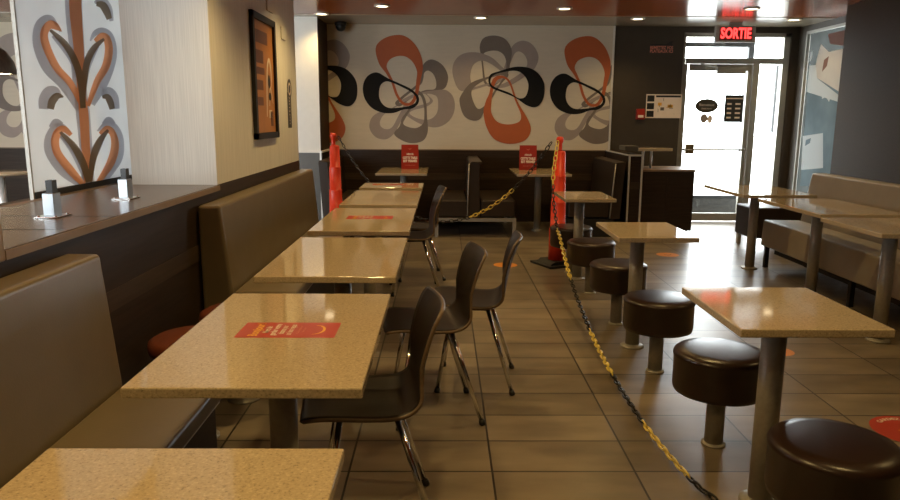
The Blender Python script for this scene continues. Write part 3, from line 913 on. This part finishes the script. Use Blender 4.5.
for i, (x, y, rz, lab) in enumerate(CH):
    if i == 0:
        ch.location = (x, y, 0); ch.rotation_euler = (0, 0, rz); ch['label'] = lab
    else:
        dup(ch, (x, y, 0), rz, lab)

# ================================================================== delineator posts and chain
def post(label, x, y, rz):
    t = empty('delineator_post', label, 'traffic post', (x, y, 0), rz, 'orange delineator posts holding the chain')
    MB().box((-0.186, -0.186, 0), (0.186, 0.186, 0.02), bevel=0.005).prism([(-0.15, 0.02), (0.15, 0.02), (0.10, 0.05), (-0.10, 0.05)], -0.13, 0.13, 'y').build('base', M['black'], t)
    s = [(0, 0.045), (0.082, 0.045), (0.080, 0.34), (0.080, 0.352), (0.072, 0.352), (0.070, 0.60), (0.070, 0.612), (0.064, 0.612), (0.062, 0.85), (0.062, 0.862), (0.056, 0.862), (0.053, 1.075), (0.046, 1.088), (0.022, 1.095), (0, 1.095)]
    MB().lathe(s, seg=28).build('body', M['cone'], t)
    MB().lathe([(0, 1.09), (0.026, 1.09), (0.022, 1.11), (0.022, 1.16), (0.034, 1.18), (0.036, 1.20), (0.026, 1.222), (0, 1.225)], (-0.012, -0.012, 0), seg=20).build('handle', M['cone'], t)


post('orange delineator post at the left, behind the far end of the table row', -1.185, 7.8, 0.2)
post('orange delineator post on a black base among the drum stools at the aisle', 1.10, 6.75, math.radians(23.6))


def link_chain(name, label, path, sections, pitch=0.046):
    """path: dense list of points; sections: list of (arc fraction end, material, part name)"""
    S = [0]
    for a, b in zip(path, path[1:]):
        S.append(S[-1] + (b - a).length)
    T = S[-1]

    def at(s):
        for i in range(len(S) - 1):
            if S[i + 1] >= s:
                f_ = (s - S[i]) / max(1e-9, S[i + 1] - S[i]); return path[i].lerp(path[i + 1], f_)
        return path[-1]
    root = empty(name, label, 'chain', path[0], 0, 'yellow and black barrier chain')
    n = int(T / pitch); i0 = 0
    for end, mat, nm in sections:
        i1 = int(round(n * end)); m = MB()
        for i in range(i0, i1):
            a, b = at(i * pitch), at(min(T, (i + 1) * pitch))
            c = (a + b) / 2 - path[0]; d = (b - a).normalized()
            s = d.cross(Vector((0, 0, 1)));
            s = s.normalized() if s.length > 1e-3 else Vector((1, 0, 0))
            u = s.cross(d)
            q = s if i % 2 else u
            q = (q + 0.35 * (u if i % 2 else s)).normalized()
            hl, hw, r = 0.0265, 0.015, 0.0048
            pts = []
            for k in range(12):
                an = 2 * PI * k / 12
                pts.append(c + d * (math.copysign(hl - hw, math.cos(an)) * (abs(math.cos(an)) > 0.01) + hw * math.cos(an)) + q * hw * math.sin(an))
            m.tube(pts, r, 6, closed=True)
        m.build(nm, mat, root); i0 = i1
    return root


# chain between the two posts, hanging in a deep curve
pa, pb = Vector((-1.135, 7.765, 1.185)), Vector((1.025, 6.76, 1.185))
ca = 0.62
span = (pb - pa).length
def cat_z(t):
    u = (t - 0.5) * span; return ca_ * (math.cosh(u / ca_) - math.cosh(span / 2 / ca_))
lo_, hi_ = 0.2, 5.0
for _ in range(60):
    ca_ = (lo_ + hi_) / 2
    if -cat_z(0.5) > 0.845: lo_ = ca_
    else: hi_ = ca_
pathA = [pa.lerp(pb, k / 120) + Vector((0, 0, cat_z(k / 120))) for k in range(121)]
link_chain('barrier_chain', 'plastic chain hanging in a deep curve between the two orange posts', pathA,
           [(0.62, M['ch_black'], 'black_section'), (0.80, M['ch_yellow'], 'yellow_section'), (1.0, M['ch_black'], 'black_section')])
wp = [(1.065, 6.69, 1.185), (1.02, 6.61, 0.80), (1.012, 6.30, 0.48), (0.986, 5.906, 0.40), (0.961, 5.198, 0.20), (0.937, 4.347, 0.07), (0.921, 3.665, 0.03), (0.924, 3.032, 0.022), (0.962, 2.563, 0.022), (1.005, 2.386, 0.022), (1.09, 2.15, 0.022)]
pathB = [Vector(p_) for p_ in catmull(wp, 10, closed=False)]
Sb = [0]
for a_, b_ in zip(pathB, pathB[1:]):
    Sb.append(Sb[-1] + (b_ - a_).length)
fr_ = lambda k: Sb[int(k * 10)] / Sb[-1]
link_chain('barrier_chain', 'yellow and black plastic chain trailing from the aisle post toward the camera', pathB,
           [(fr_(1.0), M['ch_yellow'], 'yellow_section'), (fr_(2.4), M['ch_black'], 'black_section'), (fr_(4.0), M['ch_yellow'], 'yellow_section'),
            (fr_(5.0), M['ch_black'], 'black_section'), (fr_(6.0), M['ch_yellow'], 'yellow_section'), (fr_(7.0), M['ch_black'], 'black_section'),
            (fr_(8.0), M['ch_yellow'], 'yellow_section'), (1.0, M['ch_black'], 'black_section')])

# ================================================================== floor stickers
def disc(label, x, y, r, mats, words):
    m = MB().flat([circ(0, 0, r, n=48)], lambda u, v_: (u, v_, 0), mi=0)
    m.flat([ribbon([(-0.30 * r, 0.05 * r), (-0.18 * r, -0.16 * r), (0, -0.24 * r), (0.18 * r, -0.16 * r), (0.30 * r, 0.05 * r)], [0.05 * r, 0.10 * r, 0.13 * r, 0.10 * r, 0.05 * r])], lambda u, v_: (u, v_, 0.0005), mi=1)
    if words:
        R = r * 0.78
        for s0, sgn in ((words[0], 1), (words[1], -1)):
            def bend(u, v_, sgn=sgn):
                a = PI / 2 * sgn - sgn * u / R; rad = R + sgn * v_
                return (rad * math.cos(a), rad * math.sin(a), 0.0005)
            m.text(s0, 0.2 * r, bend, mi=2, bold=0.001)
    o = m.build('floor_sticker', mats); o.location = (x, y, 0.0006)
    return tag(o, label, 'floor sticker', 'round stickers on the floor')


disc('round red floor sticker with white lettering at the right edge behind the nearest stool', 2.14, 3.02, 0.165, [M['stickred'], M['yellow'], M['pale']], ('GARDEZ VOS', 'DISTANCES'))
disc('round orange floor sticker in the aisle beyond the pulled-out chair', 0.60, 6.70, 0.115, [M['d_orange'], M['yellow'], M['pale']], None)
disc('round orange floor sticker beyond the middle square table', 2.34, 7.25, 0.115, [M['d_orange'], M['poster_d'], M['pale']], None)
disc('round pale orange floor sticker right of the nearest square table', 2.06, 4.14, 0.085, [M['d_orange'], M['stickred'], M['pale']], None)

# ================================================================== things on the walls
# framed poster on the left wall (faces +X); local u runs along +Y, v up
fp = empty('framed_poster', 'black framed orange poster on the left wall', 'poster', (XL - 0.004, 5.40, 1.675))
W2, H2 = 0.335, 0.44
q = MB()
q.box((0.001, -W2, -H2), (0.028, -W2 + 0.045, H2)).box((0.001, W2 - 0.045, -H2), (0.028, W2, H2)).box((0.001, -W2, -H2), (0.028, W2, -H2 + 0.045)).box((0.001, -W2, H2 - 0.045), (0.028, W2, H2))
q.build('frame', M['black'], fp)
q = MB().box((0.001, -W2 + 0.04, -H2 + 0.04), (0.010, W2 - 0.04, H2 - 0.04), mi=0)
F_ = lambda u, v_: (0.0115, u, v_)
for (x0, z0, x1, z1) in ((-0.22, 0.24, 0.12, 0.33), (-0.24, 0.10, -0.02, 0.19), (-0.22, 0.02, 0.0, 0.07), (-0.24, -0.09, -0.05, -0.02), (-0.22, -0.2, -0.06, -0.14), (0.14, -0.35, 0.22, -0.24)):
    q.flat([rect(x0, z0, x1, z1)], F_, mi=1)
q.flat([ribbon([(0.03, -0.28), (0.06, -0.05), (0.10, 0.10), (0.16, 0.14), (0.20, 0.06), (0.20, -0.06)], [0.02, 0.03, 0.03, 0.03, 0.03, 0.01])], F_, mi=2)
q.flat([ribbon([(0.12, -0.20), (0.16, -0.06), (0.23, -0.18)], [0.015, 0.02, 0.01])], F_, mi=2)
q.flat([circ(0.13, -0.02, 0.035, 0.05)], lambda u, v_: (0.012, u, v_), mi=3).flat([circ(0.14, -0.13, 0.04, 0.03)], lambda u, v_: (0.012, u, v_), mi=3)
q.flat([rect(0.10, -0.29, 0.19, -0.23)], F_, mi=2)
q.build('poster_sheet', [M['poster'], M['poster_d'], M['pale'], M['black']], fp)
# dark decal
dk = MB()
dk.flat([rect(-0.075, -0.20, 0.075, 0.10)], lambda u, v_: (0, u, v_), mi=0).flat([circ(0.02, 0.13, 0.085)], lambda u, v_: (0.0006, u, v_), mi=0)
dk.flat([circ(0.02, 0.13, 0.055), circ(0.02, 0.13, 0.035)], lambda u, v_: (0.0012, u, v_), mi=1)
dk.text('TOILETTES', 0.06, lambda u, v_: (0.0012, v_, -0.055 + u), mi=1, w=0.24)
o = dk.build('wall_decal', [M['plaque'], M['pale']]); o.location = (XL - 0.003, 6.27, 1.50)
tag(o, 'narrow dark decal with a white ring near the end of the left wall', 'decal')
o = MB().box((0.0005, -0.09, -0.06), (0.012, 0.09, 0.06), bevel=0.003).build('wall_plate', M['cream']); o.location = (XL - 0.004, 5.66, 2.24)
tag(o, 'blank wall plate just above the framed poster', 'wall plate')
o = MB().box((0.0005, -0.07, -0.05), (0.012, 0.07, 0.05), bevel=0.003).build('wall_plate', M['cream']); o.location = (XL - 0.004, 6.1, 2.07)
tag(o, 'blank wall plate above the dark decal', 'wall plate')

# things on the dark wall by the door (face -Y)
ev = empty('evacuation_plan', 'cream evacuation plan board on the dark wall left of the door', 'sign', (2.92, YB, 1.555))
MB().box((-0.235, -0.012, -0.155), (0.235, -0.001, 0.155)).build('board', M['pale'], ev)
q = MB()
B_ = lambda u, v_: (u, -0.0126, v_)
for k in range(3):
    z = 0.10 - 0.10 * k
    MB().flat([rect(-0.225, z - 0.04, -0.13, z + 0.04)], B_).build('legend_square', M['plaque'], ev)
q.flat([rect(-0.11, 0.115, 0.22, 0.14)], B_, mi=0)
for k in range(16):
    x, z = random.uniform(-0.09, 0.19), random.uniform(-0.12, 0.07)
    q.flat([rect(x, z, x + random.choice((0.006, 0.05)), z + random.choice((0.006, 0.04)))], B_, mi=1 if k % 3 else 2)
q.build('print', [M['plaque'], M['p_taupe'], M['yellow']], ev)
fa = empty('fire_alarm_switch', 'red fire alarm pull box below left of the evacuation plan', 'alarm', (2.61, YB, 1.45))
MB().box((-0.055, -0.045, -0.07), (0.055, -0.001, 0.07), bevel=0.006).build('box', M['red'], fa)
MB().box((-0.035, -0.055, -0.045), (0.035, -0.045, -0.012)).build('handle', M['pale'], fa)
q = MB()
q.flat([[(-0.15, 0.02), (0.06, 0.02), (0.11, 0.055), (0.15, 0.062), (0.13, 0.03), (0.15, 0.005), (-0.15, 0.005)]], lambda u, v_: (u, 0, v_), mi=0)
q.text('REMETTEZ VOS', 0.055, lambda u, v_: (u, 0, -0.025 + v_), mi=1, w=0.30, bold=0.001)
q.text('PLATEAUX ICI', 0.055, lambda u, v_: (u, 0, -0.07 + v_), mi=1, w=0.30, bold=0.001)
o = q.build('wall_lettering', [M['black'], M['pink']]); o.location = (2.85, YB - 0.002, 2.33)
tag(o, 'red lettering under a black shape high on the dark wall', 'lettering')

# stickers on the door glass
yg = yd + 0.049
q = MB().flat([circ(0, 0, 0.155, 0.092)], lambda u, v_: (u, 0, v_), mi=0)
q.text('Bienvenue', 0.05, lambda u, v_: (u, -0.001, 0.012 + v_), mi=1, w=0.2)
q.text('chez nous', 0.035, lambda u, v_: (u, -0.001, -0.035 + v_), mi=1, w=0.14)
o = q.build('door_sticker', [M['oval'], M['pale']]); o.location = (3.52, yg, 1.565)
tag(o, 'oval dark olive sticker on the entrance door glass', 'sticker')
q = MB().flat([rect(-0.125, -0.18, 0.125, 0.18)], lambda u, v_: (u, 0, v_), mi=0)
D_ = lambda u, v_: (u, -0.001, v_)
q.flat([rect(-0.11, 0.125, 0.11, 0.14)], D_, mi=1)
for z in (0.05, -0.01, -0.07, -0.13):
    q.flat([rect(-0.09, z, -0.03, z + 0.022)], D_, mi=1).flat([rect(0.02, z, 0.09, z + 0.022)], D_, mi=1)
o = q.build('door_sticker', [M['plaque'], M['pale']]); o.location = (3.885, yg, 1.53)
tag(o, 'square black opening hours sticker on the entrance door glass', 'sticker')
q = MB().flat([circ(-0.035, 0, 0.05, 0.06)], lambda u, v_: (u, 0, v_), mi=0).flat([circ(0.045, -0.01, 0.035, 0.055)], lambda u, v_: (u, 0, v_), mi=1)
o = q.build('door_sticker', [M['p_light'], M['pale']]); o.location = (3.53, yg, 1.40)
tag(o, 'small pale sticker below the oval one on the door glass', 'sticker')

# translucent poster on the window bay
wpz = MB()
X_ = 4.688
WU = lambda x, y: (lambda p_: (p_.y, p_.z))(on_x(x, y, X_))
order = ['w_dark', 'w_blue', 'w_cream', 'w_rose', 'w_white']
wpz.flat([rect(7.82, 0.375, 9.388, 2.468)], lambda u, v_: (X_, u, v_), mi=0)
for key, pts in (('w_blue', [(806, 64), (846, 98), (846, 186), (800, 186)]), ('w_rose', [(828, 34), (846, 30), (846, 46), (830, 44)]),
                 ('w_cream', [(821, 44), (829, 52), (846, 48), (846, 96), (814, 76), (817, 58)]), ('w_white', [(806, 66), (816, 65), (817, 78), (845, 100), (845, 104), (806, 92)]),
                 ('w_rose', [(824, 60), (829, 56), (827, 66), (822, 72)]),
                 ('w_white', [(803, 136), (823, 133), (823, 168), (801, 170)]), ('w_blue', [(806, 140), (811, 138), (810, 143), (805, 146)]),
                 ('w_white', [(808, 33), (811, 34), (809, 40)]), ('w_white', [(808, 42), (811, 43), (810, 47), (808, 46)]), ('w_white', [(808, 52), (813, 51), (812, 58), (808, 62), (809, 56)]),
                 ('w_white', [(822, 94), (830, 92), (831, 96), (829, 102), (826, 97), (822, 99)])):
    L_ = order.index(key) + 1
    pp = [WU(*p_) for p_ in pts]
    pp = [(max(7.83, min(9.35, u)), max(0.43, min(2.43, v_))) for u, v_ in pp]
    wpz.flat([pp], lambda u, v_, k=len(wpz.bm.faces): (X_ - 0.0004 * (1 + k * 0.02), u, v_), mi=order.index(key))
tag(wpz.build('window_poster', [M[k] for k in order]), 'tall blue and cream translucent poster covering the window at right', 'poster')

# ================================================================== left room
# printed glass screen
GX = -2.03
gs = empty('glass_screen', 'frosted glass screen printed with orange and grey curling leaves', 'screen', (GX, 4.0, 1.0))
gy0, gy1 = 3.52, 4.74
MB().box((-0.004, gy0 - 4.0, 0.022), (0.004, gy1 - 4.0, 1.50)).build('glass_panel', M['f_white'], gs)
MB().box((-0.014, gy0 - 4.0, -0.04), (0.014, gy1 - 4.0, 0.022)).build('bottom_channel', M['black'], gs)
MB().box((-0.009, gy0 - 4.012, -0.04), (0.009, gy0 - 4.0, 1.50)).build('edge_post', M['steel'], gs)
MB().box((-0.2, gy0 - 4.05, -0.97), (0.0, gy1 - 4.0, -0.04)).build('base_wall', M['dado'], gs)
LU = lambda p_: (lambda q_: (q_.y - 4.0, q_.z - 1.0))(on_x(p_[0], p_[1], GX + 0.004))
order = ['f_grey', 'f_orange', 'f_taupe']
g = MB()
RIB = [
 ('f_grey', [(73, -12), (74, 15), (77, 50), (80, 90), (83, 115), (86, 150), (88, 182)], [17, 17, 15, 13.5, 14, 13, 13]),
 ('f_grey', [(79, 110), (63, 85), (47, 68), (38, 46), (38, 28), (44, 19), (52, 19), (60, 32)], [6, 9, 10, 10, 9, 7, 5, 1]),
 ('f_grey', [(91, 104), (104, 80), (112, 56), (110, 38), (103, 31), (95, 33), (90, 41)], [6, 8, 7, 6, 5, 4, 1]),
 ('f_grey', [(84, 187), (64, 172), (50, 154), (48, 140), (54, 128), (62, 126), (72, 134)], [5, 10, 9, 8, 7, 5, 1]),
 ('f_grey', [(101, 182), (116, 160), (119, 142), (115, 129), (107, 124), (97, 131)], [6, 8, 7, 6, 5, 1]),
 ('f_grey', [(52, 36), (64, 48), (73, 62), (79, 82), (81, 100)], [2, 5, 5, 4, 3]),
 ('f_grey', [(98, 46), (91, 56), (86, 70), (84, 90)], [2, 5, 5, 3]),
 ('f_grey', [(60, 136), (73, 150), (82, 168), (87, 183)], [2, 6, 6, 3]),
 ('f_grey', [(104, 136), (97, 146), (92, 160), (89, 178)], [2, 6, 5, 3]),
 ('f_grey', [(43, 109), (44, 100), (48, 92), (55, 91), (61, 97)], [7, 9, 8, 6, 1]),
 ('f_grey', [(101, 96), (107, 91), (113, 97), (115, 109)], [2, 6, 7, 6]),
 ('f_grey', [(94, 3), (101, 0), (108, 8), (111, 21)], [2, 5, 5, 3]),
 ('f_grey', [(49, 127), (55, 122), (62, 124)], [2, 5, 2]), ('f_grey', [(102, 124), (108, 120), (114, 124)], [2, 5, 2]),
 ('f_orange', [(74, -12), (75, 15), (78, 50), (80.5, 90), (83, 115), (85, 150), (87.5, 182)], [9, 9, 7.5, 6, 7, 6.5, 6]),
 ('f_orange', [(82, 108), (70, 84), (56, 68), (46, 48), (43, 34), (48, 25), (54, 26), (60, 34)], [3, 5, 5.5, 6, 6, 6, 5.5, 3]),
 ('f_orange', [(87, 106), (96, 82), (105, 66), (108, 50), (106, 39), (101, 36), (94, 41)], [3, 5, 6, 6, 5.5, 5, 3]),
 ('f_orange', [(85, 187), (71, 172), (57, 154), (54, 141), (57, 132), (63, 129), (70, 135)], [3, 6, 6, 6, 6, 5, 3]),
 ('f_orange', [(96, 184), (109, 164), (114, 147), (112, 134), (106, 129), (99, 134)], [3, 6, 6, 5, 5, 3]),
 ('f_taupe', [(49, 30), (62, 42), (72, 57), (79, 78), (82, 108)], [2, 4.5, 5, 5, 4]),
 ('f_taupe', [(103, 39), (93, 48), (86, 62), (83, 84), (82.5, 108)], [2, 4.5, 5, 4, 2]),
 ('f_taupe', [(59, 132), (73, 147), (82, 164), (87.5, 182)], [2, 5, 5.5, 4]),
 ('f_taupe', [(107, 130), (98, 142), (92, 158), (89, 182)], [2, 5, 5, 3]),
 ('f_taupe', [(49, 109), (51, 101), (56, 96), (62, 97)], [5, 6, 5, 1]), ('f_taupe', [(101, 97), (106, 97), (109, 102), (111, 109)], [2, 4.5, 5, 4]),
 ('f_taupe', [(95, 4), (101, 5), (105, 11), (108, 19)], [3, 5.5, 5.5, 4]),
]
for i, (key, pts, wd) in enumerate(RIB):
    lp = [LU(p_) for p_ in ribbon(pts, [w_ * (1.35 if max(wd) < 10 else 1.0) for w_ in wd], 6)]
    g.flat([lp], lambda u, v_, k=i: (0.0045 + 0.0003 * k, u, v_), mi=order.index(key), clip=[((0, 1.498, 0), (0, 1, 0)), ((gy1 - 4.0, 0, 0), (1, 0, 0))])
g.build('printed_leaf', [M[k] for k in order], gs)

# chrome brackets on the ledge
br = empty('glass_bracket', 'square chrome glass bracket on the ledge, nearer the camera', 'bracket', (-1.56, 2.83, 1.0006), 0, 'chrome glass brackets on the ledge')
MB().box((-0.045, -0.06, 0), (0.045, 0.06, 0.006), bevel=0.002).build('base_plate', M['chrome'], br)
MB().box((-0.022, -0.028, 0.006), (0.022, 0.028, 0.095), bevel=0.002).build('post', M['satin'], br)
MB().box((-0.013, -0.012, 0.095), (-0.005, 0.024, 0.145)).box((0.005, -0.012, 0.095), (0.013, 0.024, 0.145)).box((-0.005, -0.012, 0.095), (0.005, -0.004, 0.145)).build('clamp', M['darkalu'], br)
for x in (-0.034, 0.034):
    for y in (-0.046, 0.046):
        MB().lathe([(0, 0.0062), (0.007, 0.0062), (0.005, 0.010), (0, 0.011)], (x, y, 0), 12).build('screw', M['chrome'], br)
dup(br, (-1.55, 3.47, 1.0006), 0, 'square chrome glass bracket on the ledge, nearer the cream column')

# round table and pendant in the left room
rt = empty('round_table', 'round table in the room beyond the glass screen', 'table', (-5.15, 8.3, 0))
MB().lathe([(0, 0.72), (0.36, 0.72), (0.37, 0.73), (0.37, 0.745), (0.36, 0.75), (0, 0.75)], seg=48).build('tabletop', M['stone'], rt)
MB().lathe([(0, 0.02), (0.05, 0.02), (0.05, 0.72), (0, 0.72)], seg=24).build('pedestal', M['silver'], rt)
MB().lathe([(0, 0), (0.22, 0), (0.22, 0.01), (0.05, 0.03), (0, 0.03)], seg=32).build('base', M['black'], rt)
pl = empty('pendant_lamp', 'brown dome pendant lamp at the left edge above the round table', 'lamp', (-5.0, 8.1, 1.84))
MB().lathe([(0.26, 0.0), (0.26, 0.02), (0.235, 0.14), (0.17, 0.25), (0.08, 0.31), (0.0, 0.33), (0.0, 0.31), (0.16, 0.235), (0.24, 0.02), (0.255, 0)], seg=40).build('lamp_shade', M['lampbrown'], pl)
MB().lathe([(0, 0.012), (0.235, 0.012)], seg=40).build('diffuser', M['glow'], pl)
MB().tube([(0, 0, 0.32), (0, 0, ZC - 1.841)], 0.006, 8).build('cord', M['black'], pl)

# ================================================================== light
wd_ = bpy.data.worlds.new('sky'); SC.world = wd_; wd_.use_nodes = True
bg = wd_.node_tree.nodes['Background']; bg.inputs['Color'].default_value = (0.92, 0.96, 1.0, 1); bg.inputs['Strength'].default_value = 13.0


def portal(loc, direction, sx, sy):
    l = bpy.data.lights.new('daylight_opening', 'AREA'); l.shape = 'RECTANGLE'; l.size = sx; l.size_y = sy
    l.cycles.is_portal = True
    o = bpy.data.objects.new('daylight_opening', l); o.location = loc
    o.rotation_euler = Vector(direction).to_track_quat('-Z', 'Y').to_euler(); COL.objects.link(o)


portal((3.84, YB + 0.16, 1.25), (0, -1, 0), 1.4, 2.5)
portal((4.9, 8.6, 1.42), (-1, 0, 0), 1.6, 2.15)
portal((-4.85, -2.75, 1.45), (0, 1, 0), 5.5, 1.9)
portal((-8.15, 2.25, 1.52), (1, 0, 0), 5.5, 1.85)

vs = SC.view_settings
SC.display_settings.display_device = 'sRGB'
vs.view_transform = 'Standard'; vs.look = 'None'; vs.exposure = 0.0; vs.gamma = 1.0; vs.use_curve_mapping = False
del SC['_']
